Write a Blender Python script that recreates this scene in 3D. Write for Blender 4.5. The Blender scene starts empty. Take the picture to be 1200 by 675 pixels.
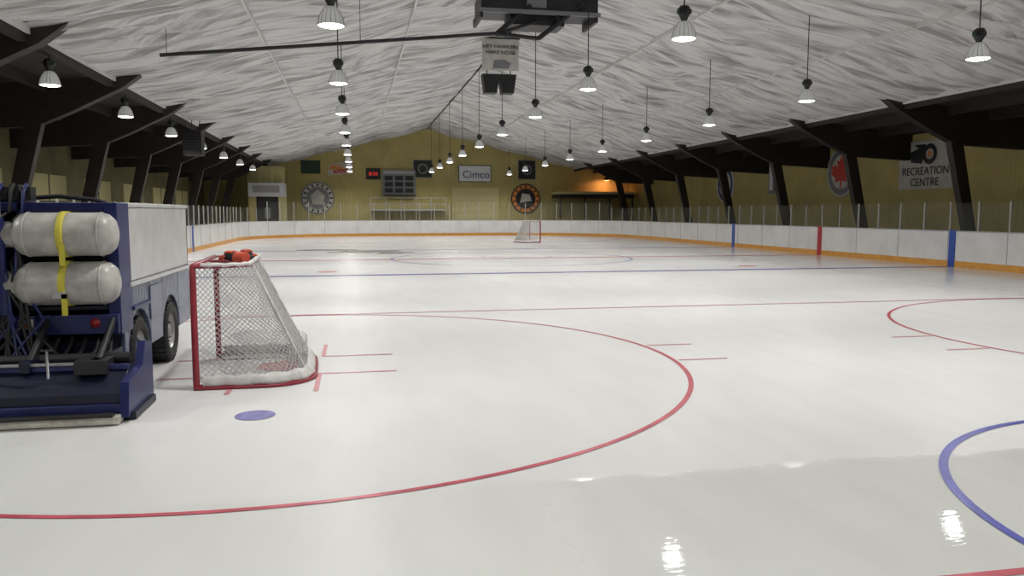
import bpy, math, random
from mathutils import Vector, Matrix, noise
random.seed(7)
S=bpy.context.scene
COL=S.collection
try:
    S.view_settings.view_transform='Standard'
    S.view_settings.look='None'
except Exception: pass

# ------------------------------------------------------------ materials
def mat(name,col,rough=.5,metal=0,noise_amt=0.0,noise_scale=4,bump=0.0,emit=None,es=0,alpha=1,spec=None,stretch=(1,1,1),bd=.05,ramp=(.3,.7)):
    m=bpy.data.materials.new(name); m.use_nodes=True
    n=m.node_tree.nodes; l=m.node_tree.links
    p=n['Principled BSDF']
    p.inputs['Base Color'].default_value=(*col,1)
    p.inputs['Roughness'].default_value=rough
    p.inputs['Metallic'].default_value=metal
    p.inputs['Alpha'].default_value=alpha
    if spec is not None: p.inputs['Specular IOR Level'].default_value=spec
    if emit:
        p.inputs['Emission Color'].default_value=(*emit,1)
        p.inputs['Emission Strength'].default_value=es
    if noise_amt>0 or bump>0:
        tc=n.new('ShaderNodeTexCoord'); mp=n.new('ShaderNodeMapping'); mp.inputs['Scale'].default_value=stretch
        nz=n.new('ShaderNodeTexNoise'); nz.inputs['Scale'].default_value=noise_scale; nz.inputs['Detail'].default_value=6
        l.new(tc.outputs['Object'],mp.inputs['Vector']); l.new(mp.outputs['Vector'],nz.inputs['Vector'])
        if noise_amt>0:
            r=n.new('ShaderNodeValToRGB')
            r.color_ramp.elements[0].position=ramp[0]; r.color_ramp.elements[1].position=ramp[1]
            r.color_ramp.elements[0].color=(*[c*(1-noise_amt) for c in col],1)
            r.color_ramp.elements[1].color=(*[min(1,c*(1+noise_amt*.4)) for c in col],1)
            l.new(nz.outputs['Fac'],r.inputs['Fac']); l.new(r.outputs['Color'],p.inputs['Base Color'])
        if bump>0:
            b=n.new('ShaderNodeBump'); b.inputs['Strength'].default_value=bump; b.inputs['Distance'].default_value=bd
            l.new(nz.outputs['Fac'],b.inputs['Height']); l.new(b.outputs['Normal'],p.inputs['Normal'])
    return m

M={}
M['fabric']=mat('ceiling_fabric',(.62,.615,.61),.85,noise_amt=.45,noise_scale=1.7,bump=1.0,stretch=(.20,2.4,1),bd=.30,ramp=(.34,.56))  # ramp paints dark creases into the colour, fold shade and dirt together
M['strap']=mat('fabric_strap',(.66,.65,.64),.7)
M['timber']=mat('dark_glulam',(.026,.018,.015),.6,noise_amt=.4,noise_scale=3,stretch=(1,1,8))
M['deck']=mat('dark_deck',(.03,.021,.018),.8,noise_amt=.4,noise_scale=2,stretch=(1,6,1))
M['concrete']=mat('concrete',(.22,.22,.21),.8,noise_amt=.3,noise_scale=2)
M['board']=mat('board_white',(.79,.79,.78),.35,noise_amt=.10,noise_scale=1.5)
M['kick']=mat('kickplate_orange',(.74,.36,.07),.4,noise_amt=.15)
M['seam']=mat('board_seam',(.40,.40,.40),.5)
M['cap']=mat('board_cap',(.50,.50,.50),.4)
M['mblue']=mat('mark_blue',(.03,.09,.42),.35)
M['mred']=mat('mark_red',(.45,.03,.04),.35)
M['post']=mat('stanchion_metal',(.50,.50,.47),.4,.3)
M['glass']=mat('rink_glass',(.65,.68,.60),.08,alpha=.06)
M['lred']=mat('ice_line_red',(.62,.11,.15),.32,noise_amt=.25,noise_scale=5,spec=.25)
M['lredf']=mat('ice_line_red_faint',(.70,.30,.32),.32,noise_amt=.2,noise_scale=5,spec=.25)
M['lblue']=mat('ice_line_blue',(.10,.11,.46),.32,noise_amt=.2,noise_scale=5,spec=.25)
M['lpurple']=mat('ice_dot_purple',(.29,.28,.58),.32,noise_amt=.35,noise_scale=14,spec=.25)
M['wetrefl']=mat('wet_dark_reflection',(.36,.38,.38),.15,noise_amt=.4,noise_scale=3)  # grey stands in for a dark door mirrored in wet ice
M['gred']=mat('goal_red',(.30,.03,.045),.35,noise_amt=.2)
M['net']=mat('net_cord',(.55,.55,.54),.8)
M['skirt']=mat('net_skirt',(.68,.67,.65),.7,noise_amt=.3,noise_scale=9)
M['zblue']=mat('resurfacer_blue',(.015,.022,.12),.35,noise_amt=.3,noise_scale=5)
M['znavy']=mat('resurfacer_navy',(.007,.009,.03),.4,noise_amt=.3)
M['zwhite']=mat('resurfacer_white',(.58,.59,.59),.22,noise_amt=.12)
M['zlight']=mat('resurfacer_lightblue',(.10,.125,.21),.25,noise_amt=.2)
M['black']=mat('black_rubber',(.012,.012,.013),.6)
M['dark']=mat('dark_metal',(.03,.03,.033),.45,.4)
M['steel']=mat('steel',(.40,.40,.41),.35,.8)
M['tank']=mat('propane_tank_paint',(.48,.47,.44),.38,noise_amt=.35,noise_scale=7)
M['ystrap']=mat('yellow_strap',(.62,.55,.06),.6)
M['runner']=mat('runner_board',(.58,.56,.49),.5,noise_amt=.3,noise_scale=12)
M['tail']=mat('tail_light',(.30,.02,.02),.2)
M['orange']=mat('orange_red',(.62,.09,.04),.5)
M['alu']=mat('lamp_aluminium',(.38,.38,.37),.35,.5,emit=(1,1,.97),es=.20)
M['lens']=mat('lamp_lens',(1,1,1),.3,emit=(1,.99,.95),es=14)
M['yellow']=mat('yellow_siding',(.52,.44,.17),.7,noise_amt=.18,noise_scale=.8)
M['yshaded']=mat('shaded_siding',(.20,.17,.08),.8,noise_amt=.35,noise_scale=.8)  # yellow siding with the dimness of the left side painted into its colour
M['white']=mat('sign_white',(.74,.76,.78),.5)
M['cream']=mat('banner_cream',(.58,.57,.52),.7,noise_amt=.2)
M['sred']=mat('sign_red',(.58,.05,.03),.5)
M['sorange']=mat('sign_orange',(.70,.25,.05),.5)
M['sblack']=mat('sign_black',(.015,.015,.017),.5)
M['sgreen']=mat('sign_green',(.02,.045,.03),.6)
M['sgrey']=mat('sign_grey',(.20,.21,.22),.5)
M['snavy']=mat('sign_navy',(.03,.05,.16),.5)
M['led']=mat('led_red',(.5,.02,.02),.4,emit=(1,.05,.03),es=.6)
M['glow']=mat('heat_lamp_glow',(.9,.3,.1),.4,emit=(1,.38,.15),es=4)
M['dull']=mat('door_dull',(.60,.54,.27),.6)

def add_siding(m,axis_scale):
    n=m.node_tree.nodes; l=m.node_tree.links; p=n['Principled BSDF']
    tc=n.new('ShaderNodeTexCoord'); w=n.new('ShaderNodeTexWave'); mp=n.new('ShaderNodeMapping')
    mp.inputs['Scale'].default_value=axis_scale
    w.bands_direction='DIAGONAL'; w.inputs['Scale'].default_value=1.0
    b=n.new('ShaderNodeBump'); b.inputs['Strength'].default_value=.3; b.inputs['Distance'].default_value=.03
    l.new(tc.outputs['Object'],mp.inputs[0]); l.new(mp.outputs[0],w.inputs[0]); l.new(w.outputs['Fac'],b.inputs['Height']); l.new(b.outputs[0],p.inputs['Normal'])
add_siding(M['yellow'],(3,3,0))

def ice_mat():
    m=bpy.data.materials.new('ice'); m.use_nodes=True
    n=m.node_tree.nodes; l=m.node_tree.links; p=n['Principled BSDF']
    tc=n.new('ShaderNodeTexCoord'); sx=n.new('ShaderNodeSeparateXYZ'); l.new(tc.outputs['Object'],sx.inputs[0])
    def math_(op,a,b=None,clamp=False):
        k=n.new('ShaderNodeMath'); k.operation=op; k.use_clamp=clamp
        for i,v in enumerate((a,b)):
            if v is None: continue
            if isinstance(v,(int,float)): k.inputs[i].default_value=v
            else: l.new(v,k.inputs[i])
        return k.outputs[0]
    def nz(scale,det=5,stretch=(1,1,1)):
        mp=n.new('ShaderNodeMapping'); mp.inputs['Scale'].default_value=stretch
        k=n.new('ShaderNodeTexNoise'); k.inputs['Scale'].default_value=scale; k.inputs['Detail'].default_value=det
        l.new(tc.outputs['Object'],mp.inputs[0]); l.new(mp.outputs[0],k.inputs[0]); return k.outputs['Fac']
    X,Y=sx.outputs[0],sx.outputs[1]
    n1=nz(1.3,4); n2=nz(.35,4); n3=nz(3.0,8,(1,.25,1)); n4=nz(9,8); n5=nz(14,3,(.35,1.6,1))
    wob=math_('ADD',math_('MULTIPLY',math_('SUBTRACT',n1,.5),.28),math_('MULTIPLY',math_('SUBTRACT',n4,.5),.12))
    a=math_('SUBTRACT',5.0,math_('ADD',Y,wob))
    a=math_('MULTIPLY',a,7,True)
    b=math_('SUBTRACT',math_('ADD',-1.95,math_('MULTIPLY',math_('SUBTRACT',7.1,Y),.4)),math_('ADD',X,wob))
    b=math_('MULTIPLY',b,7,True)
    c=math_('MULTIPLY',math_('SUBTRACT',7.9,Y),6,True)
    b=math_('MULTIPLY',b,c)
    wet=math_('MAXIMUM',a,b)
    gl=math_('MULTIPLY',math_('SUBTRACT',math_('ADD',X,wob),1.0),3,True)
    mx=n.new('ShaderNodeMix'); mx.data_type='RGBA'
    mx.inputs['A'].default_value=(.80,.80,.795,1); mx.inputs['B'].default_value=(.755,.77,.745,1)
    l.new(wet,mx.inputs['Factor'])
    r=n.new('ShaderNodeValToRGB'); r.color_ramp.elements[0].position=.35; r.color_ramp.elements[1].position=.65
    r.color_ramp.elements[0].color=(.95,.95,.95,1); r.color_ramp.elements[1].color=(1.0,1.0,1.0,1)
    l.new(n2,r.inputs[0])
    mu=n.new('ShaderNodeMix'); mu.data_type='RGBA'; mu.blend_type='MULTIPLY'; mu.inputs['Factor'].default_value=1
    l.new(mx.outputs['Result'],mu.inputs['A']); l.new(r.outputs[0],mu.inputs['B'])
    r2=n.new('ShaderNodeValToRGB'); r2.color_ramp.elements[0].position=.3; r2.color_ramp.elements[1].position=.6
    r2.color_ramp.elements[0].color=(.955,.955,.955,1); r2.color_ramp.elements[1].color=(1,1,1,1)
    l.new(n3,r2.inputs[0])
    mu2=n.new('ShaderNodeMix'); mu2.data_type='RGBA'; mu2.blend_type='MULTIPLY'; mu2.inputs['Factor'].default_value=1
    l.new(mu.outputs['Result'],mu2.inputs['A']); l.new(r2.outputs[0],mu2.inputs['B'])
    l.new(mu2.outputs['Result'],p.inputs['Base Color'])
    # frosty in the middle, glossier towards the far end and right boards
    sidegl=math_('MULTIPLY',math_('SUBTRACT',X,10.0),.14,True)
    fargl=math_('MULTIPLY',math_('SUBTRACT',Y,18.0),.04,True)
    gg=math_('MAXIMUM',sidegl,fargl)
    dry=math_('SUBTRACT',math_('ADD',.36,math_('MULTIPLY',n2,.10)),math_('MULTIPLY',gg,.25))
    wr=math_('SUBTRACT',.34,math_('MULTIPLY',gl,.325))
    rg=math_('ADD',math_('MULTIPLY',math_('SUBTRACT',1,wet),dry),math_('MULTIPLY',wet,wr))
    l.new(rg,p.inputs['Roughness'])
    p.inputs['IOR'].default_value=1.31
    sp_=math_('ADD',math_('ADD',.20,math_('MULTIPLY',gg,.2)),math_('MULTIPLY',math_('MULTIPLY',wet,gl),.3))
    l.new(math_('MINIMUM',sp_,.5),p.inputs['Specular IOR Level'])
    bp=n.new('ShaderNodeBump'); bp.inputs['Strength'].default_value=.10; bp.inputs['Distance'].default_value=.006
    l.new(n5,bp.inputs['Height']); l.new(bp.outputs[0],p.inputs['Normal'])
    return m
M['ice']=ice_mat()

# ------------------------------------------------------------ builder
class B:
    def __init__(s): s.v=[];s.f=[];s.m=[];s.sm=[];s.mats=[]
    def mi(s,k):
        if k not in s.mats: s.mats.append(k)
        return s.mats.index(k)
    def add(s,vs,fs,k,smooth=False,T=None):
        o=len(s.v)
        for p in vs:
            p=Vector(p)
            if T is not None: p=T@p
            s.v.append(p)
        i=s.mi(k)
        for f in fs: s.f.append([a+o for a in f]); s.m.append(i); s.sm.append(smooth)
    def box(s,x0,x1,y0,y1,z0,z1,k,T=None):
        vs=[(x,y,z) for z in(z0,z1) for y in(y0,y1) for x in(x0,x1)]
        s.add(vs,[(0,2,3,1),(4,5,7,6),(0,1,5,4),(2,6,7,3),(0,4,6,2),(1,3,7,5)],k,T=T)
    def prism(s,pts,y0,y1,k,T=None):
        n=len(pts)
        vs=[(x,y0,z) for x,z in pts]+[(x,y1,z) for x,z in pts]
        fs=[list(range(n)),list(range(2*n-1,n-1,-1))]+[(i,i+n,(i+1)%n+n,(i+1)%n) for i in range(n)]
        s.add(vs,fs,k,T=T)
    def prismX(s,pts,x0,x1,k,T=None):
        n=len(pts)
        vs=[(x0,y,z) for y,z in pts]+[(x1,y,z) for y,z in pts]
        fs=[list(range(n)),list(range(2*n-1,n-1,-1))]+[(i,i+n,(i+1)%n+n,(i+1)%n) for i in range(n)]
        s.add(vs,fs,k,T=T)
    def tube(s,pts,r,k,n=8,smooth=True,closed=False,caps=True,T=None):
        pts=[Vector(p) for p in pts]; N=len(pts); vs=[]
        up=None
        for i,p in enumerate(pts):
            if closed: t=(pts[(i+1)%N]-pts[i-1])
            else: t=(pts[min(i+1,N-1)]-pts[max(i-1,0)])
            t.normalize()
            if up is None:
                a=Vector((0,0,1)) if abs(t.z)<.9 else Vector((1,0,0))
                up=(a-a.dot(t)*t).normalized()
            else:
                up=(up-up.dot(t)*t)
                up=up.normalized() if up.length>1e-6 else t.orthogonal().normalized()
            q=t.cross(up)
            rr=r[i] if isinstance(r,(list,tuple)) else r
            for j in range(n):
                a=2*math.pi*j/n; vs.append(p+rr*(math.cos(a)*up+math.sin(a)*q))
        fs=[]
        L=N if closed else N-1
        for i in range(L):
            i2=(i+1)%N
            for j in range(n): fs.append((i*n+j,i*n+(j+1)%n,i2*n+(j+1)%n,i2*n+j))
        s.add(vs,fs,k,smooth,T)
        if caps and not closed:
            s.add([vs[j] for j in range(n)],[list(range(n))[::-1]],k,False,T)
            s.add([vs[(N-1)*n+j] for j in range(n)],[list(range(n))],k,False,T)
    def lathe(s,prof,k,n=24,smooth=True,T=None):
        vs=[];
        for r,z in prof:
            for j in range(n):
                a=2*math.pi*j/n; vs.append((r*math.cos(a),r*math.sin(a),z))
        fs=[]
        for i in range(len(prof)-1):
            for j in range(n): fs.append((i*n+j,i*n+(j+1)%n,(i+1)*n+(j+1)%n,(i+1)*n+j))
        s.add(vs,fs,k,smooth,T)
    def disc(s,r,k,n=32,T=None,r0=0):
        if r0<=0:
            s.add([(r*math.cos(2*math.pi*j/n),r*math.sin(2*math.pi*j/n),0) for j in range(n)],[list(range(n))],k,T=T)
        else:
            vs=[(q*math.cos(2*math.pi*j/n),q*math.sin(2*math.pi*j/n),0) for q in(r0,r) for j in range(n)]
            s.add(vs,[(j,n+j,n+(j+1)%n,(j+1)%n) for j in range(n)],k,T=T)
    def obj(s,name,parent=None,origin=(0,0,0),bevel=0):
        me=bpy.data.meshes.new(name); o=Vector(origin)
        me.from_pydata([tuple(p-o) for p in s.v],[],s.f)
        for k in s.mats: me.materials.append(M[k])
        me.polygons.foreach_set('material_index',s.m); me.polygons.foreach_set('use_smooth',s.sm)
        me.update()
        ob=bpy.data.objects.new(name,me); COL.objects.link(ob)
        if parent: ob.parent=parent
        else: ob.location=o
        if bevel:
            b=ob.modifiers.new('bevel','BEVEL'); b.width=bevel; b.segments=2; b.limit_method='ANGLE'; b.angle_limit=math.radians(40)
        return ob
def empty(name,loc=(0,0,0),rz=0):
    e=bpy.data.objects.new(name,None); e.location=loc; e.rotation_euler=(0,0,rz); e.empty_display_size=.3; COL.objects.link(e); return e
def TR(loc,rx=0,ry=0,rz=0):
    return Matrix.Translation(loc)@Matrix.Rotation(rz,4,'Z')@Matrix.Rotation(ry,4,'Y')@Matrix.Rotation(rx,4,'X')

# ------------------------------------------------------------ dimensions
CX=5.88; XL=CX-13.0; XR=CX+13.0; Y0=-.3; Y1=60.2; R=8.5
WL=CX-17.4; WR=CX+17.4; WN=-8; WF=66.0
RIDGE=8.64; HW=12.4
def zc(d): return RIDGE-.25*abs(d)

def arc(cx,cy,r,a0,a1,n):
    return [(cx+r*math.cos(math.radians(a0+(a1-a0)*i/n)),cy+r*math.sin(math.radians(a0+(a1-a0)*i/n))) for i in range(n+1)]

# floor + ice
b=B(); b.box(WL-.3,WR+.3,WN-.3,WF+.3,-.25,-.03,'concrete'); b.obj('floor')
b=B()
pts=arc(XL+R,Y0+R,R,270,180,20)+arc(XL+R,Y1-R,R,180,90,20)+arc(XR-R,Y1-R,R,90,0,20)+arc(XR-R,Y0+R,R,0,-90,20)
n=len(pts)
b.add([(x,y,0) for x,y in pts]+[(x,y,-.03) for x,y in pts],[list(range(n))[::-1]]+[(i,(i+1)%n,(i+1)%n+n,i+n) for i in range(n)],'ice')
b.obj('ice_surface')

# ice markings
b=B(); zl=.004
def rect(x0,x1,y0,y1,k,z=zl): b.add([(x0,y0,z),(x1,y0,z),(x1,y1,z),(x0,y1,z)],[(0,1,2,3)],k)
def ring(cx,cy,r,w,k,n=128,z=zl,a0=0,a1=360):
    vs=[];m=int(n*(a1-a0)/360)
    for i in range(m+1):
        a=math.radians(a0+(a1-a0)*i/m)
        for q in(r-w/2,r+w/2): vs.append((cx+q*math.cos(a),cy+q*math.sin(a),z))
    b.add(vs,[(2*i,2*i+1,2*i+3,2*i+2) for i in range(m)],k)
def dot(cx,cy,r,k,z=zl): b.disc(r,k,40,T=Matrix.Translation((cx,cy,z)))
GY=3.2; FGY=56.8; CY=30.0
for gy,sg in((GY,1),(FGY,-1)):
    rect(XL+1.2,XR-1.2,gy-.03,gy+.03,'lred')
    ring(CX,gy,2.43,.06,'lblue',a0=0 if sg>0 else 180,a1=180 if sg>0 else 360,z=.005)
    fy=gy+sg*6.13
    for fx in(CX-6.71,CX+6.71):
        ring(fx,fy,4.55,.052,'lred')
        dot(fx,fy,.30,'lredf',.005)
        for sx in(-1,1):
            for sy in(-1,1):
                xa,xb=sorted((fx+sx*4.58,fx+sx*5.2)); rect(xa,xb,fy+sy*.53-.025,fy+sy*.53+.025,'lredf')
                xa,xb=sorted((fx+sx*.40,fx+sx*1.25)); rect(xa,xb,fy+sy*.53-.025,fy+sy*.53+.025,'lredf')
                ya,yb=sorted((fy+sy*.555,fy+sy*1.4)); rect(fx+sx*.42-.025,fx+sx*.42+.025,ya,yb,'lredf',.005)
    yy=gy+sg*10.75; rect(XL+.05,XR-.05,yy-.03,yy+.03,'lredf',.006)
BL1,BL2=22.6,37.6
for yy in(BL1,BL2): rect(XL+.05,XR-.05,yy-.15,yy+.15,'lblue')
rect(XL+.05,XR-.05,CY-.15,CY+.15,'lred'); ring(CX,CY,4.57,.06,'lblue',z=.006); dot(CX,CY,.15,'lblue',.007)
for fx in(CX-6.71,CX+6.71):
    for yy in(BL1+1.5,BL2-1.5): dot(fx,yy,.30,'lredf')
dot(-.88,7.06,.17,'lpurple')
b.obj('ice_markings')
b=B()  # wet patches, dark reflection painted as flat grey shapes
for cx,cy,rx,ry in((.4,36.5,1.5,.55),(-1.2,38.2,1.4,.3),(1.6,34.9,.7,.35)):
    k=28; vs=[]
    for i in range(k):
        a=2*math.pi*i/k; q=1+.55*noise.noise(Vector((cx+2*math.cos(a),cy+2*math.sin(a),0)))+random.uniform(-.12,.12)
        vs.append((cx+rx*q*math.cos(a)+.4*ry*math.sin(a),cy+ry*q*math.sin(a)*2,.008))
    b.add(vs,[list(range(k))],'wetrefl')
b.obj('wet_reflection_patches')

# ------------------------------------------------------------ boards
path=[]
def seg(p,q,st=1.2):
    p=Vector(p);q=Vector(q);k=max(1,round((q-p).length/st)); return [tuple(p+(q-p)*i/k) for i in range(k+1)]
path+=seg((XL,Y0+R),(XL,Y1-R))
path+=arc(XL+R,Y1-R,R,180,90,11)[1:]
path+=seg((XL+R,Y1),(XR-R,Y1))[1:]
path+=arc(XR-R,Y1-R,R,90,0,11)[1:]
path+=seg((XR,Y1-R),(XR,Y0+R))[1:]
path+=arc(XR-R,Y0+R,R,0,-90,11)[1:]
path+=seg((XR-R,Y0),(4.2,Y0))[1:]
P2=[Vector((x,y)) for x,y in path]; nP=len(P2)
nor=[]
for i in range(nP):
    t=(P2[min(i+1,nP-1)]-P2[max(i-1,0)]).normalized(); nor.append(Vector((-t.y,t.x)))
def strip(b,o0,o1,z0,z1,k,smooth=False,i0=0,i1=None):
    i1=nP-1 if i1 is None else i1
    vs=[]
    for i in range(i0,i1+1):
        for o,z in((o0,z0),(o1,z0),(o1,z1),(o0,z1)):
            p=P2[i]+nor[i]*o; vs.append((p.x,p.y,z))
    m=i1-i0; fs=[(0,1,2,3),(4*m+3,4*m+2,4*m+1,4*m)]
    for i in range(m):
        for j in range(4): fs.append((4*i+j,4*i+4+j,4*i+4+(j+1)%4,4*i+(j+1)%4))
    b.add(vs,fs,k,smooth)
BH=1.13
e=empty('rink_boards',(CX,CY,0)); eo=(CX,CY,0)
b=B(); strip(b,.012,.12,0,BH,'board'); b.obj('board_panels',e,eo)
b=B(); strip(b,0.0,.02,0.0,.20,'kick'); b.obj('kickplate',e,eo)
b=B(); strip(b,-.01,.15,BH,BH+.035,'cap'); b.obj('cap_rail',e,eo)
b=B()
for i in range(0,nP,2):
    p=P2[i];t=Vector((nor[i].y,-nor[i].x)); a=math.atan2(t.y,t.x)
    b.box(-.006,.006,-.001,.02,.2,BH,'seam',T=TR((p.x,p.y,0),rz=a) )
b.obj('panel_seams',e,eo)
b=B()
for yy,k in((22.5,'mblue'),(CY,'mred'),(37.7,'mblue')):
    for x,s in((XR,1),(XL,-1)):
        xa,xb=sorted((x-s*.012,x+s*.13)); b.box(xa,xb,yy-.14,yy+.14,0.005,BH+.05,k)
b.obj('line_marks',e,eo)
b=B(); g=B()
for i in range(nP-1):
    y=P2[i].y; h=1.35 if (y>Y1-4 or y<Y0+4) else .95
    p=P2[i]+nor[i]*.07; t=Vector((nor[i].y,-nor[i].x)); a=math.atan2(t.y,t.x)
    b.box(-.022,.022,-.025,.025,BH+.03,BH+h,'post',T=TR((p.x,p.y,0),rz=a))
    q=P2[i+1]+nor[i+1]*.07
    g.add([(p.x,p.y,BH+.03),(q.x,q.y,BH+.03),(q.x,q.y,BH+h-.04),(p.x,p.y,BH+h-.04)],[(0,1,2,3)],'glass')
b.obj('stanchions',e,eo); g.obj('glass_panels',e,eo)

# ------------------------------------------------------------ walls
ZW=5.0
gable=[(WL,-.03),(WR,-.03),(WR,ZW+.3),(CX+HW,zc(HW)+.3),(CX,RIDGE+.4),(CX-HW,zc(HW)+.3),(WL,ZW+.3)]
b=B(); b.prism(gable,WF,WF+.25,'yellow'); b.obj('wall_far')
b=B(); b.prism(gable,WN-.25,WN,'yshaded'); b.obj('wall_near')
b=B(); b.box(WL-.25,WL,WN,WF,-.03,ZW+.3,'yshaded'); b.obj('wall_left')
b=B(); b.box(WR,WR+.25,WN,WF,-.03,ZW+.3,'yellow'); b.obj('wall_right')
# ceiling: draped insulation fabric with long scalloped folds
b=B(); nx=124; ny=1000
vs=[]
for j in range(ny+1):
    y=WN+(WF-WN)*j/ny
    for i in range(nx+1):
        d=-HW+2*HW*i/nx
        u=(abs(d)%4.13)/4.13; v=((y-.5)%6.0)/6.0
        env=(.55+.45*math.sin(math.pi*u))*(.6+.4*math.sin(math.pi*v))
        w_=noise.noise(Vector((d*.30,y*.25,7)))
        f1=noise.noise(Vector((d*.16,y*1.0+1.5*w_,0))); f2=noise.noise(Vector((d*.35,y*2.6+2.0*w_,3)))
        rd=(1-min(1,abs(f1)*2.8))*.20+(1-min(1,abs(f2)*2.6))*.09
        sag=.12*math.sin(math.pi*u)*(.6+.4*w_)
        z=zc(d)-env*rd-sag*.6
        vs.append((CX+d,y,z))
fs=[(j*(nx+1)+i,(j+1)*(nx+1)+i,(j+1)*(nx+1)+i+1,j*(nx+1)+i+1) for j in range(ny) for i in range(nx)]
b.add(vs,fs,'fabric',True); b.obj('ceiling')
b=B()
for s in(-1,1):
    for k in range(0,4):
        d=s*min(k*4.13,HW-.03); z=zc(d)
        b.box(CX+d-.025,CX+d+.025,WN,WF,z-.16,z+.02,'strap')
for k in range(-1,12,2):
    y=.5+6*k
    for s in(-1,1):
        b.prism([(CX,RIDGE-.17),(CX+s*HW,zc(HW)-.17),(CX+s*HW,zc(HW)+.02),(CX,RIDGE+.02)][::s],y-.02,y+.02,'strap')
b.obj('ceiling_strapping')
b=B()
for s in(-1,1):
    b.prism([(CX+s*(HW-.15),zc(HW)+.02),(CX+s*17.6,ZW),(CX+s*17.6,ZW+.2),(CX+s*(HW-.15),zc(HW)+.25)][::s],WN,WF,'deck')
    for d in(12.5,14.2,15.8):
        z=zc(HW)+(ZW-zc(HW))*(d-HW)/5.2
        b.box(CX+s*d-.08,CX+s*d+.08,WN,WF,z-(.30 if d<13 else .28),z+.02,'timber')
b.obj('ceiling_eaves')
for k in range(-1,11):
    y=.5+6*k; b=B()
    for s in(-1,1):
        b.prism([(CX+s*x,z) for x,z in((11.5,5.75),(12.2,5.22),(13.6,4.50),(14.5,4.10),(17.4,3.95),(17.4,5.05),(12.4,5.56))][::s],y-.17,y+.17,'timber')
        b.prism([(CX+s*x,z) for x,z in((14.3,4.25),(14.8,4.15),(15.75,-.03),(15.4,-.03))][::s],y-.14,y+.14,'timber')
    b.obj('timber_frame',origin=(CX,y,0))

# ------------------------------------------------------------ lamps
prof_out=[(.07,.33),(.10,.32),(.15,.26),(.19,.18),(.22,.09),(.235,0)]
SC=.93
lb=B()
lb.lathe([(0.0,.34)]+prof_out,'alu',22)
lb.lathe([(.225,.0),(.205,.09),(.175,.18)],'alu',22)
lb.lathe([(.222,.012),(.19,-.01),(.12,-.025),(.0,-.03)],'lens',22)
for j in range(16):
    a=2*math.pi*j/16
    lb.tube([(r*math.cos(a)*1.01,r*math.sin(a)*1.01,z) for r,z in prof_out[1:]],.006,'steel',4)
lb.lathe([(0,.62),(.08,.62),(.115,.58),(.115,.46),(.06,.36),(.06,.33)],'dark',8,smooth=False)
lb.box(-.13,.13,-.05,.05,.47,.56,'sgreen')
for q in range(len(lb.v)): lb.v[q]=lb.v[q]*SC
lamp_mesh=None
rows=[(-.33,4.80,range(-2,9)),(5.83,4.84,range(-2,9)),(11.9,4.71,range(-2,9)),(-6.62,4.57,range(-2,8))]
sp=bpy.data.lights.new('lamp_light','SPOT'); sp.energy=370; sp.spot_size=math.radians(165); sp.spot_blend=.6; sp.shadow_soft_size=.12; sp.color=(1,.98,.945)
for X,Z,ks in rows:
    d=X-CX
    ztop=(zc(d)-.05) if abs(d)<HW else zc(HW)-.25
    for k in ks:
        y=13.75+6.0*k
        e=empty('high_bay_lamp',(X,y,Z))
        if lamp_mesh is None:
            o=lb.obj('lamp_housing',e); lamp_mesh=o.data
        else:
            o=bpy.data.objects.new('lamp_housing',lamp_mesh); COL.objects.link(o); o.parent=e
        r=B(); r.tube([(0,0,.56),(0,0,ztop-Z)],.013,'dark',6); r.obj('hanging_rod',e)
        L=bpy.data.objects.new('bulb',sp); COL.objects.link(L); L.parent=e; L.location=(0,0,-.06)

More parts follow.
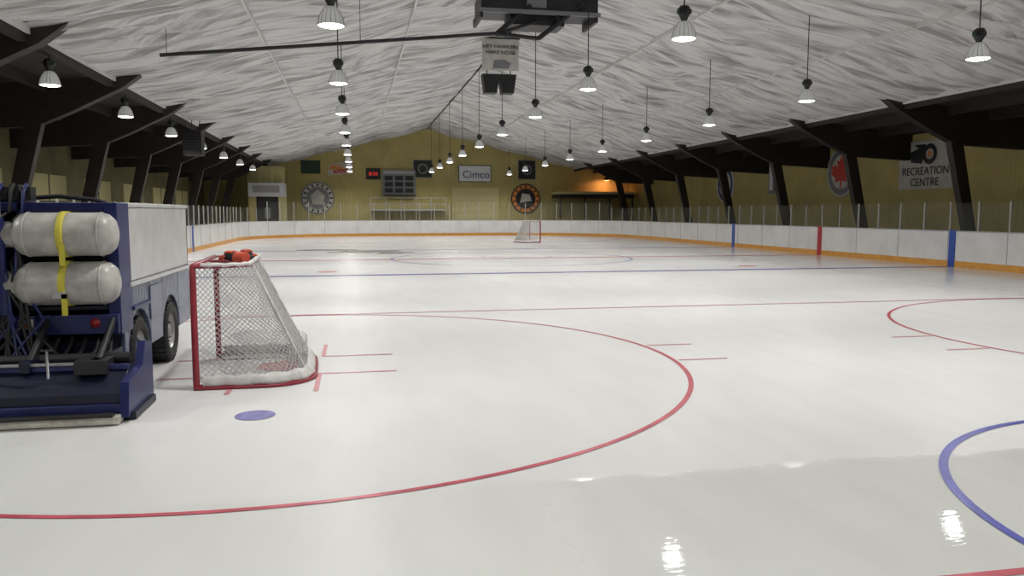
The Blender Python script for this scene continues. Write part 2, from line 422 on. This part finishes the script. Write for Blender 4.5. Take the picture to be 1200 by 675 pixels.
# ------------------------------------------------------------ goal
def U(hw,dep,rc,s):
    seg=[dep-rc,math.pi/2*rc,2*(hw-rc),math.pi/2*rc,dep-rc]; T=sum(seg); q=s*T
    if q<=seg[0]: return Vector((-hw,q))
    q-=seg[0]
    if q<=seg[1]:
        a=q/rc; return Vector((-hw+rc-rc*math.cos(a),dep-rc+rc*math.sin(a)))
    q-=seg[1]
    if q<=seg[2]: return Vector((-hw+rc+q,dep))
    q-=seg[2]
    if q<=seg[3]:
        a=q/rc; return Vector((hw-rc+rc*math.sin(a),dep-rc+rc*math.cos(a)))
    q-=seg[3]
    return Vector((hw,dep-rc-q))
def goal(loc,rz):
    e=empty('hockey_goal',loc,rz)
    HWd=.915;H=1.22
    def bot(s): p=U(HWd+.05*math.sin(math.pi*s),1.12,.48,s); return Vector((p.x,p.y,.03))
    def top(s): p=U(HWd,.52,.30,s); return Vector((p.x,p.y,H))
    def surf(s,t):
        a=bot(s);c=top(s);p=a.lerp(c,t)
        bul=.05*math.sin(math.pi*t)*math.sin(math.pi*s)**.3 if 0<s<1 else 0
        return p+Vector((0,-bul*.6,0))
    b=B()
    b.tube([(-HWd,0,0),(-HWd,0,H-.05),(-HWd+.015,0,H-.012),(-HWd+.05,0,H),(HWd-.05,0,H),(HWd-.015,0,H-.012),(HWd,0,H-.05),(HWd,0,0)],.032,'gred',12)
    b.tube([bot(i/40) for i in range(41)],.024,'gred',10)
    b.tube([bot(i/60)+Vector((0,0,-.012))+(bot(i/60)-Vector((0,.4,.03))).normalized()*.036 for i in range(61)],.016,'gred',8)
    b.tube([top(i/40) for i in range(41)],.018,'gred',10)
    for s in(.33,.67):
        b.tube([surf(s,0)+Vector((0,-.02,0)),top(s)],.016,'skirt',8)
    b.tube([(0,0,H),(0,.52,H)],.014,'gred',8)
    b.obj('frame',e)
    b=B(); b.tube([top(.03+.94*i/60)+Vector((0,0,.012+.006*math.sin(i*1.7))) for i in range(61)],.022,'skirt',8); b.obj('top_lacing',e)
    b=B()
    def lattice(fn,nu,nv,r=.0032):
        for j in range(nv):
            for i in range(nu+1):
                if (i+j)%2: continue
                for di in(-1,1):
                    if 0<=i+di<=nu:
                        p=fn(i/nu,j/nv);q=fn((i+di)/nu,(j+1)/nv)
                        b.tube([p,q],r,'net',4,smooth=False,caps=False)
    lattice(lambda s,t:surf(s,.03+.97*t)+Vector((random.uniform(-1,1)*.003,random.uniform(-1,1)*.003,0)),112,42,.0037)
    def topf(s,t):
        c=top(s); x=-HWd+2*HWd*s
        return c.lerp(Vector((x,0,H)),t)+Vector((0,0,-.03*math.sin(math.pi*t)*math.sin(math.pi*s)))
    lattice(topf,84,14)
    def slack(s,t):
        p=surf(.04+.92*s,.0); c=Vector((0,.45,.0))
        r=p.lerp(c,.10+.25*t); r.z=.30-.26*t+.05*math.sin(9*s+3*t); return r
    lattice(slack,90,10)
    b.obj('netting',e)
    b=B()
    N=80; vs=[]
    for i in range(N+1):
        s=.02+.96*i/N
        for t,o_ in((0.0,.022),(.03,.034),(.06,.028),(.095+.008*math.sin(i*1.1),.012),(.08,-.02),(.0,-.03)):
            p=surf(s,t); c=Vector((0,.4,p.z)); out=(p-c).normalized()*(o_+.007*math.sin(i*.9+t*30))
            q=p+out
            if t==0: q.z=.03
            vs.append(q)
    K=6
    fs=[(K*i+j,K*i+j+K,K*i+(j+1)%K+K,K*i+(j+1)%K) for i in range(N) for j in range(K)]
    b.add(vs,fs,'skirt',True)
    vs=[]
    for i in range(N+1):
        s=i/N; p=surf(s,0); c=Vector((0,.35,0))
        for t in(0,.5,1):
            q=p.lerp(c,.24*t); q.z=.03-.016*t; vs.append(q)
    b.add(vs,[(3*i+j,3*i+j+1,3*i+j+4,3*i+j+3) for i in range(N) for j in range(2)],'skirt',True)
    b.obj('skirt',e)
    return e
goal((-1.61,9.125,0),math.radians(-87.5))
goal((10.4,46.0,0),math.radians(97))

def glove(loc,rz,name='hockey_glove'):
    b=B()
    b.tube([(-.17,0,.05),(-.12,0,.055),(-.06,0,.055),(-.02,0,.05)],[.066,.062,.054,.05],'orange',12)
    b.tube([(-.025,0,.05),(.0,0,.055),(.05,0,.06),(.09,0,.052)],[.05,.060,.062,.052],'sblack',12)
    for y0,l in((-.042,.085),(-.014,.10),(.014,.095),(.042,.08)):
        b.tube([(.07,y0,.06),(.07+l*.45,y0*1.15,.062),(.07+l*.8,y0*1.2,.045),(.07+l,y0*1.2,.025)],[.018,.019,.018,.012],'orange',8)
    b.tube([(.0,-.05,.045),(.04,-.085,.04),(.085,-.09,.03)],[.022,.02,.014],'sblack',8)
    for x in(.0,.035,.07): b.tube([(x,-.045,.105),(x,0,.118),(x,.045,.105)],.014,'orange',8)
    o=b.obj(name); o.location=loc; o.rotation_euler=(0,0,rz)
glove((-1.32,9.16,1.205),2.6); glove((-1.24,9.42,1.205),.9)

# ------------------------------------------------------------ ice resurfacer
RO=(-3.08,9.3,0)
e=empty('ice_resurfacer',RO)
xr=-2.15; xl=-4.0
b=B()
b.box(xl+.1,xr-.1,7.95,10.9,.30,.62,'znavy')
for x0,x1 in((xr-.04,xr),(xl,xl+.04)):
    def archpts(cy,r=.43,cz=.36):
        return [(cy-r*math.cos(a),cz+r*math.sin(a)) for a in [math.pi*i/12 for i in range(13)]]
    top=1.06; low=[(8.0,.36)]+archpts(8.55)+archpts(9.93)+[(11.0,.36)]
    for (ya,za),(yb,zb) in zip(low[:-1],low[1:]):
        if abs(yb-ya)<1e-5: continue
        b.prismX([(ya,za),(yb,zb),(yb,top),(ya,top)],x0,x1,'zlight')
b.box(xl+.04,xr-.04,8.0,10.98,.62,1.06,'znavy')
b.box(xl-.03,xr+.03,8.2,11.0,1.035,1.075,'zwhite')
b.box(xr,xr+.03,8.27,8.9,.80,.84,'zblue'); b.box(xr,xr+.015,8.95,9.45,.62,.98,'zlight')
b.box(xl,xr,10.95,11.0,.4,1.84,'zblue')
b.obj('chassis',e,RO,bevel=.008)
b=B()
b.box(xl,xr,8.28,11.0,1.08,1.80,'zwhite')
b.box(xl-.015,xr+.015,8.26,11.02,1.80,1.845,'zwhite')
b.obj('snow_tank',e,RO,bevel=.015)
b=B()
b.box(xr-.10,xr+.01,7.88,8.27,.62,1.84,'zblue')
b.box(xl-.01,xl+.10,7.88,8.27,.62,1.84,'zblue')
b.box(xl+.1,xr-.1,8.15,8.27,.64,1.80,'znavy')
b.box(xl,xr,7.82,8.1,.64,.82,'zblue')
b.box(xl+.1,xr-.1,7.90,8.27,1.76,1.84,'zblue')
b.box(-2.98,-2.92,7.9,8.2,.82,1.84,'zblue')
b.box(-2.92,xr-.1,7.85,8.15,.86,.90,'znavy')
b.box(-2.92,xr-.1,7.85,8.15,1.315,1.345,'znavy')
b.box(-2.9,-2.2,8.05,8.15,.9,1.76,'dark')
for i in range(7): b.box(-3.9,-3.0,8.12,8.15,.95+i*.11,1.0+i*.11,'dark')
b.obj('rear_frame',e,RO,bevel=.008)
b=B()
for z in(1.555,1.115):
    T=TR((-2.54,7.78,z),ry=math.pi/2)
    b.lathe([(0,-.43),(.07,-.425),(.14,-.40),(.18,-.355),(.195,-.30),(.195,.30),(.18,.355),(.14,.40),(.07,.425),(0,.43)],'tank',28,T=T)
    b.lathe([(.195,-.31),(.201,-.305),(.201,-.295),(.195,-.29)],'tank',28,T=T)
    b.lathe([(.195,.29),(.201,.295),(.201,.305),(.195,.31)],'tank',28,T=T)
    b.lathe([(.115,-.40),(.115,-.50),(.105,-.50),(.105,-.40)],'tank',20,T=T)
    b.tube([(-2.96,7.78,z),(-3.03,7.78,z)],.03,'steel',8)
    b.tube([(-3.02,7.78,z),(-3.02,7.7,z+.03)],.02,'sred',8)
    b.tube([(-3.02,7.72,z),(-3.08,7.70,z-.1),(-3.12,7.76,z-.25),(-3.15,7.9,z-.3)],.014,'black',6)
    b.lathe([(.199,-.03),(.206,-.03),(.206,.03),(.199,.03)],'ystrap',28,T=T)
    b.box(-2.545,-2.50,7.585,7.60,z-.27,z-.08,'ystrap')
    if z<1.2: b.box(-2.62,-2.5,7.585,7.592,z-.12,z-.04,'seam')
b.obj('propane_tanks',e,RO)
b=B()
for x,s in((xr-.11,1),(xl+.11,-1)):
    for cy in(8.55,9.93):
        T=TR((x,cy,.36),ry=math.pi/2*s)
        b.lathe([(.19,-.11),(.30,-.12),(.34,-.10),(.35,-.05),(.35,.05),(.34,.10),(.30,.125),(.24,.12),(.20,.10)],'black',32,T=T)
        b.lathe([(.20,.10),(.19,.085),(.17,.05),(.08,.05),(.07,.09),(0,.09)],'steel',32,T=T)
        for j in range(8):
            a=2*math.pi*j/8; b.lathe([(0,.02),(.012,.02),(.012,-.02)],'dark',6,T=T@Matrix.Translation((.12*math.cos(a),.12*math.sin(a),.06)))
        for j in range(30):
            a=2*math.pi*j/30; b.box(-.008,.008,-.02,.02,-.11,.11,'black',T=T@Matrix.Rotation(a,4,'Z')@Matrix.Translation((.348,0,0)))
b.obj('wheels',e,RO)
b=B()
cl=-4.25; cr=-1.88
for x0,x1 in((cr-.07,cr),(cl,cl+.07)):
    b.prismX([(7.0,.05),(7.85,.05),(7.85,.56),(7.62,.60),(7.5,.40),(7.05,.34)],x0,x1,'zblue')
b.prismX([(7.06,.08),(7.7,.08),(7.7,.40),(7.35,.42),(7.06,.24)],cl+.07,cr-.07,'znavy')
b.box(cl+.07,cr-.07,7.025,7.06,.09,.16,'zblue')
b.box(cl+.07,cr-.07,7.30,7.36,.40,.445,'zblue')
b.box(cl+.0,cr-.06,6.93,7.07,.01,.075,'runner')
b.box(cl+.03,cr-.1,6.90,6.98,.075,.10,'black')
b.box(cr-.10,cr+.03,7.1,7.8,.005,.07,'znavy')
b.tube([(cl+.1,7.5,.47),(cr-.1,7.5,.47)],.05,'dark',12)
b.tube([(cl+.1,7.3,.46),(cr-.3,7.3,.46)],.018,'steel',8)
for x in(-3.9,-3.2,-2.75,-2.2):
    b.box(x-.04,x+.04,7.25,7.95,.40,.50,'znavy')
    b.tube([(x,7.35,.46),(x,7.85,.78)],.03,'dark',8)
b.box(-2.35,-2.1,7.2,7.45,.38,.5,'dark')
for x in(-2.55,-3.0): b.tube([(x,7.2,.36),(x,7.2,.60)],.012,'steel',6); b.tube([(x-.05,7.2,.60),(x+.05,7.2,.60)],.012,'black',6)
b.obj('conditioner',e,RO,bevel=.006)
b=B()
b.box(-3.6,-3.2,7.65,7.95,.45,1.86,'znavy')
b.box(-3.62,-3.18,7.62,7.66,1.0,1.5,'dark')
for i in range(12):
    x=-3.15+.027*i+random.uniform(-.02,.02); z0=1.8-.12*(i%4)
    b.tube([(x,8.05,z0),(x-.04,7.75,z0-.12),(x+random.uniform(-.06,.06),7.68,1.2),(x+random.uniform(-.2,.2),7.7,.8),(x+random.uniform(-.3,.3),7.6,.5)],.016,'black' if i%3 else 'zblue',8)
for i in range(6):
    x=-2.8+.11*i
    b.tube([(x,7.95,.62),(x+.05,7.7,.60-.02*i),(x+.02,7.55,.45),(x-.05,7.45,.40)],.017,'black',8)
b.tube([(-3.05,7.7,.85),(-3.05,7.7,1.7)],.04,'zblue',10)
b.tube([(-3.05,7.7,1.7),(-3.05,7.7,1.9)],.02,'steel',8)
b.lathe([(0,.03),(.035,.025),(.045,0)],'tail',16,T=TR((-2.35,7.82,.74),rx=math.pi/2))
b.box(-2.98,-2.86,7.80,7.82,.70,.79,'cream'); b.box(-2.96,-2.88,7.795,7.80,.72,.77,'sorange')
b.box(-3.9,-2.95,7.95,8.25,1.84,1.93,'znavy')
for i in range(7):
    x=-3.5+.1*i; b.box(x-.035,x+.035,7.92,8.05,1.86,1.98+.02*(i%2),'dark')
    b.tube([(x,7.95,1.95),(x+.03,7.85,2.0),(x+.04,7.75,1.93),(x+.02,7.74,1.75)],.014,'black' if i%2 else 'zblue',6)
b.tube([(-2.95,8.1,1.88),(-2.7,8.1,1.90),(-2.4,8.12,1.87),(-2.3,8.15,1.84)],.02,'dark',8)
b.obj('hoses_and_controls',e,RO)

# ------------------------------------------------------------ centre rig
b=B(); ro=(4.65,20.3,7)
b.box(3.15,6.15,20.0,21.1,6.75,7.15,'dark')
for x in(3.15,4.1,5.1,6.1): b.box(x-.04,x+.04,19.95,21.15,6.55,6.75,'sblack')
b.box(3.1,6.2,19.93,20.0,6.68,6.78,'sgrey')
b.box(3.9,5.3,20.1,20.9,6.45,6.7,'dark')
b.box(4.3,4.8,19.98,20.03,6.85,7.05,'sgrey')
for x in(3.4,5.9): b.tube([(x,20.5,7.1),(x,20.5,zc(x-CX)-.12)],.03,'dark',8)
b.tube([(-4.35,20,5.36),(3.62,20,6.19),(4.6,20.1,6.55)],.045,'dark',8)
for x,z in((-4.2,5.38),(.2,5.84)): b.tube([(x,20,z),(x,20,zc(x-CX)-.15)],.007,'dark',6)
b.tube([(3.5,20,6.15),(4.4,20.0,6.9)],.06,'dark',8)
b.tube([(4.6,20,6.1),(5.7,20.0,6.95)],.06,'dark',8)
b.tube([(3.5,20,6.17),(4.6,20,6.1)],.05,'dark',8)
b.obj('overhead_lift_unit',origin=ro)
hb=empty('hanging_banner',(5.4,30,8))
b=B()
b.box(4.75,6.15,30,30.08,7.05,8.2,'cream')
b.box(4.72,6.18,29.98,30.1,8.2,8.26,'dark')
for x in(4.9,6.0): b.tube([(x,30.05,8.2),(x,30.05,zc(x-CX)-.15)],.02,'dark',6)
b.prism([(5.15,7.12),(5.75,7.12),(5.85,7.32),(5.6,7.45),(5.2,7.42)],29.985,30,'sgrey')
b.obj('banner_cloth',hb,(5.4,30,8))
def text(body,loc,rot,size,k,parent=None,ext=.005,sx=1):
    c=bpy.data.curves.new('lettering','FONT'); c.body=body; c.size=size; c.align_x='CENTER'; c.align_y='CENTER'; c.extrude=ext
    c.materials.append(M[k]); o=bpy.data.objects.new('lettering',c); COL.objects.link(o)
    o.rotation_euler=rot; o.scale=(sx,1,1)
    if parent: o.parent=parent; o.location=Vector(loc)-parent.location
    else: o.location=loc
    return o
F=(math.pi/2,0,0); RW=(math.pi/2,0,-math.pi/2)
text('HEY HAWKERS\nMAKE NOISE',(5.45,29.98,7.8),F,.20,'sblack',hb)
b=B()
for x in(4.85,5.5): 
    b.prism([(x-.05,6.95),(x+.6,6.95),(x+.5,6.25),(x+.05,6.25)],30.2,30.7,'sblack')
    b.disc(.2,'dark',20,T=TR((x+.27,30.19,6.6),rx=math.pi/2))
b.tube([(5.0,30.4,6.9),(5.0,30.4,zc(5-CX)-.15)],.02,'dark',6); b.tube([(5.9,30.4,6.9),(5.9,30.4,zc(5.9-CX)-.15)],.02,'dark',6)
b.obj('loudspeaker_cluster',origin=(5.45,30.4,6.6))

# ------------------------------------------------------------ far wall signs
yw=WF
def sign(name,x,z,w,h,k,border=None,logo=False):
    b=B(); 
    if border: b.box(x-w/2-.06,x+w/2+.06,yw-.05,yw,z-h/2-.06,z+h/2+.06,border)
    b.box(x-w/2,x+w/2,yw-.07,yw,z-h/2,z+h/2,k)
    if logo:
        b.disc(.42,'sgrey',24,T=Matrix.Translation((x,yw-.08,z))@Matrix.Rotation(math.pi/2,4,'X')); b.disc(.3,'sblack',24,T=Matrix.Translation((x,yw-.085,z))@Matrix.Rotation(math.pi/2,4,'X'))
    return b.obj(name,origin=(x,yw,z))
def crest(loc,rot,r,cols):
    b=B(); T=Matrix.Translation(loc)@rot
    b.lathe([(0,-.03),(r,-.03),(r,.03),(0,.03)],cols[0],40,smooth=False,T=T)
    b.disc(r*.92,cols[1],40,T=T@Matrix.Translation((0,0,.035)),r0=r*.68)
    b.disc(r*.62,cols[2],40,T=T@Matrix.Translation((0,0,.036)))
    return b,T
RF=Matrix.Rotation(math.pi/2,4,'X'); RR=Matrix.Rotation(-math.pi/2,4,'Z')@Matrix.Rotation(math.pi/2,4,'X')
b,T=crest((-2.9,yw-.06,2.9),RF,1.3,('sgrey','cream','sgrey'))
for j in range(16):
    a=2*math.pi*j/16; b.box(-.06,.06,-.12,.12,.037,.045,'sblack',T=T@Matrix.Rotation(a,4,'Z')@Matrix.Translation((0,1.04,0)))
b.add([(-.4,-.5,.04),(.4,-.5,.04),(.55,.2,.04),(0,.65,.04),(-.55,.2,.04)],[(0,1,2,3,4)],'cream',T=T); b.obj('team_crest',origin=(-2.9,yw,2.9))
b,T=crest((14.1,yw-.06,2.9),RF,1.25,('sblack','sorange','sblack'))
b.add([(-.5,-.35,.04),(.55,-.2,.04),(.35,.35,.04),(-.3,.45,.04)],[(0,1,2,3)],'cream',T=T)
for j in range(14):
    a=2*math.pi*j/14; b.box(-.06,.06,-.1,.1,.037,.045,'sblack',T=T@Matrix.Rotation(a,4,'Z')@Matrix.Translation((0,1.0,0)))
b.obj('team_crest',origin=(14.1,yw,2.9))
sign('wall_pennant',-3.4,5.35,1.5,1.05,'sgreen'); sign('wall_pennant',5.5,5.3,1.45,1.35,'sblack','sgrey',True); sign('wall_pennant',14.2,5.3,1.4,1.5,'sblack','sgrey',True)
so=empty('sponsor_sign',(-1.1,yw,5.2))
b=B(); b.prism([(-2.1,4.7),(-.2,4.9),(-.1,5.65),(-1.0,5.75),(-2.0,5.55)],yw-.08,yw,'cream'); b.obj('panel',so,(-1.1,yw,5.2))
b=B(); b.prism([(-2.0,5.15),(-.9,5.2),(-.9,5.62),(-1.9,5.5)],yw-.09,yw-.08,'sorange'); b.prism([(-1.7,4.8),(-.3,4.95),(-.3,5.3),(-1.6,5.12)],yw-.09,yw-.08,'sred'); b.obj('panel_print',so,(-1.1,yw,5.2))
text('Old\nDutch',(-1.1,yw-.1,5.25),F,.5,'cream',so,ext=.01)
o=sign('sponsor_sign',9.8,4.95,2.6,1.25,'white','snavy'); text('Cimco',(9.9,yw-.1,4.85),F,.85,'snavy',o); 
o=sign('game_clock',1.5,4.85,1.15,.9,'sblack'); text('8:50',(1.5,yw-.09,4.85),F,.42,'led',o)
b=B(); b.box(2.2,4.9,yw-.25,yw,3.2,5.2,'sgrey'); b.box(2.3,4.8,yw-.27,yw-.25,4.85,5.12,'seam')
for r_ in range(3):
    for c_ in range(3): b.box(2.4+c_*.83,3.05+c_*.83,yw-.27,yw-.25,3.35+r_*.5,3.7+r_*.5,'sblack')
b.box(2.25,4.85,yw-.8,yw-.1,3.1,3.18,'dark')
b.obj('wall_scoreboard',origin=(3.5,yw,4.2))
b=B(); b.box(8.0,11.7,yw-.06,yw-.002,-.03,3.8,'dull'); 
for i in range(7): b.box(8.0,11.7,yw-.075,yw-.06,.5*i+.25,.5*i+.28,'yellow')
for x in(7.9,11.7): b.box(x,x+.1,yw-.1,yw-.002,-.03,3.85,'dull')
b.obj('door_1')
b=B(); b.box(1.2,7.2,64.2,65.9,1.9,2.0,'seam')
for x in(1.2,2.4,3.6,4.8,6.0,7.2): b.tube([(x,64.25,-.03),(x,64.25,2.95)],.03,'seam',6)
for z in(2.4,2.9): b.tube([(1.2,64.25,z),(7.2,64.25,z)],.02,'seam',6)
b.obj('railed_platform',origin=(4,65,1))
b=B(); b.box(16.3,22.9,63.4,65.95,3.25,3.45,'dull'); b.box(16.4,22.8,63.5,65.9,2.95,3.25,'timber')
for x in(16.5,18.6,20.7,22.7): b.box(x-.06,x+.06,63.5,63.62,-.03,3.0,'timber')
b.box(16.4,22.8,63.5,63.6,-.03,1.3,'yellow'); b.obj('viewing_shelter',origin=(19.5,64.5,1.5))
he=empty('heat_lamp',(20.9,65.0,4.45))
b=B(); b.lathe([(0,.35),(.08,.35),(.12,.25),(.32,0)],'dark',16); b.lathe([(.28,.01),(.15,-.04),(0,-.06)],'glow',16); b.tube([(0,0,.3),(0,.5,.55),(0,.98,.55)],.03,'dark',6); b.obj('reflector',he)
pl=bpy.data.lights.new('heat_bulb','SPOT'); pl.energy=110; pl.color=(1,.42,.20); pl.shadow_soft_size=.15; pl.spot_size=math.radians(170); pl.spot_blend=.4
L=bpy.data.objects.new('heat_bulb',pl); COL.objects.link(L); L.parent=he; L.location=(0,0,-.1); L.rotation_euler=(math.radians(25),0,0)
# corner booth left
b=B()
x0,x1,ya,yb=-7.6,-5.1,60.9,63.4
b.box(x0,x1,ya,yb,2.9,3.9,'white')
b.box(x0,x0+.5,ya,yb,-.03,2.9,'yellow'); b.box(x1-.35,x1,ya,yb,-.03,2.9,'dull')
b.box(x0+.5,x1-.35,ya+.3,ya+.4,-.03,2.9,'sblack')
b.box(x0+.45,x0+.55,ya-.02,ya+.1,-.03,2.9,'yellow'); b.box(x1-.4,x1-.33,ya-.02,ya+.1,-.03,2.9,'yellow')
b.box(x0+1.1,x0+1.5,ya+.26,ya+.3,1.3,2.1,'sgrey')
for xx in(x0,x0+.83,x0+1.66,x1-.06): b.box(xx,xx+.06,ya,ya+.06,3.9,5.1,'dull')
b.box(x0,x1,ya+1.2,ya+1.3,3.9,5.1,'dull')
b.box(x0,x1,ya,yb,5.02,5.1,'dull')
b.box(x0+.3,x1-.3,ya-.02,ya,3.2,3.7,'seam')
b.obj('timekeeper_booth',origin=(-6.35,62,0))

# ------------------------------------------------------------ right wall banners
def rsign(name,y0_,y1_,z0,z1,k):
    b=B(); b.box(WR-.07,WR-.002,y0_,y1_,z0,z1,k); b.box(WR-.08,WR-.07,y0_+.05,y1_-.05,z1-.06,z1-.02,'seam'); return b.obj(name,origin=(WR,(y0_+y1_)/2,(z0+z1)/2))
o=rsign('recreation_banner',27.75,31.0,2.72,4.72,'cream')
text('RECREATION\nCENTRE',(WR-.085,29.4,3.22),RW,.46,'sblack',o,sx=1.0)
b=B(); T=Matrix.Translation((WR-.085,29.5,4.15))@RR
b.add([(-.75,-.3,0),(-.1,-.38,0),(.1,.0,0),(.1,.42,0),(-.6,.42,0),(-.3,.25,0),(-.9,.1,0)],[(0,1,2,3,4,5,6)],'sblack',T=T)
b.disc(.42,'sblack',28,T=T@Matrix.Translation((.35,0,.001)),r0=.22); b.disc(.12,'sorange',16,T=T@Matrix.Translation((.35,0,.002)))
b.obj('banner_logo',o,origin=o.location)
b,T=crest((WR-.06,35.2,3.7),RR,1.2,('cream','sgrey','cream'))
leaf=[(0,.72),(.13,.45),(.30,.52),(.24,.20),(.46,.38),(.52,.26),(.74,.28),(.64,.10),(.72,-.02),(.38,-.28),(.42,-.42),(.06,-.36),(.05,-.7)]
lf=leaf+[(-x,z) for x,z in leaf[::-1][:-1]]
lf=[(x*1.15,z*1.15) for x,z in lf]
cvs=[(0,0,.045)]+[(x,z,.045) for x,z in lf]; nn=len(lf)
b.add(cvs,[(0,1+(i+1)%nn,1+i) for i in range(nn)],'sred',T=T); b.obj('maple_leaf_crest',origin=(WR,35.2,3.7))
o=rsign('hanging_pennant',41.0,42.2,2.8,4.7,'sgrey'); 
b=B(); b.box(WR-.09,WR-.07,41.15,41.5,3.0,4.5,'sblack'); b.box(WR-.09,WR-.07,41.7,42.05,3.0,4.5,'white'); b.obj('pennant_stripes',o,origin=o.location)
b,T=crest((WR-.06,47.6,3.5),RR,1.15,('white','snavy','cream')); b.obj('team_crest',origin=(WR,47.6,3.5))
b=B()
for k in range(4,11):
    y=.5+6*k-3; b.box(WL,WL+.06,y-1.9,y+1.9,2.2,3.2,'dull'); b.box(WL+.06,WL+.08,y-.03,y+.03,2.2,3.2,'timber'); b.box(WL+.0,WL+.09,y-2.0,y+2.0,2.1,2.2,'timber')
b.obj('window_1')
b=B(); b.box(-6.6,-5.9,33.6,34.3,4.0,4.95,'dark')
for i in range(7): b.box(-6.55,-5.95,33.57,33.6,4.08+i*.12,4.12+i*.12,'dark')
for x in(-6.3,-6.0): b.tube([(x,33.95,4.95),(x,33.95,5.4)],.015,'dark',6)
b.obj('unit_heater',origin=(-6.25,34,4.5))
# ------------------------------------------------------------ world, camera
w=bpy.data.worlds.new('world'); S.world=w; w.use_nodes=True
w.node_tree.nodes['Background'].inputs[0].default_value=(.5,.55,.6,1); w.node_tree.nodes['Background'].inputs[1].default_value=.3
cam=bpy.data.cameras.new('camera'); cam.sensor_width=36; cam.lens=28.0; cam.clip_end=200
co=bpy.data.objects.new('camera',cam); COL.objects.link(co)
co.location=(0,0,1.75); co.rotation_euler=(math.radians(90-5.42),0,math.radians(-11.1))
S.camera=co
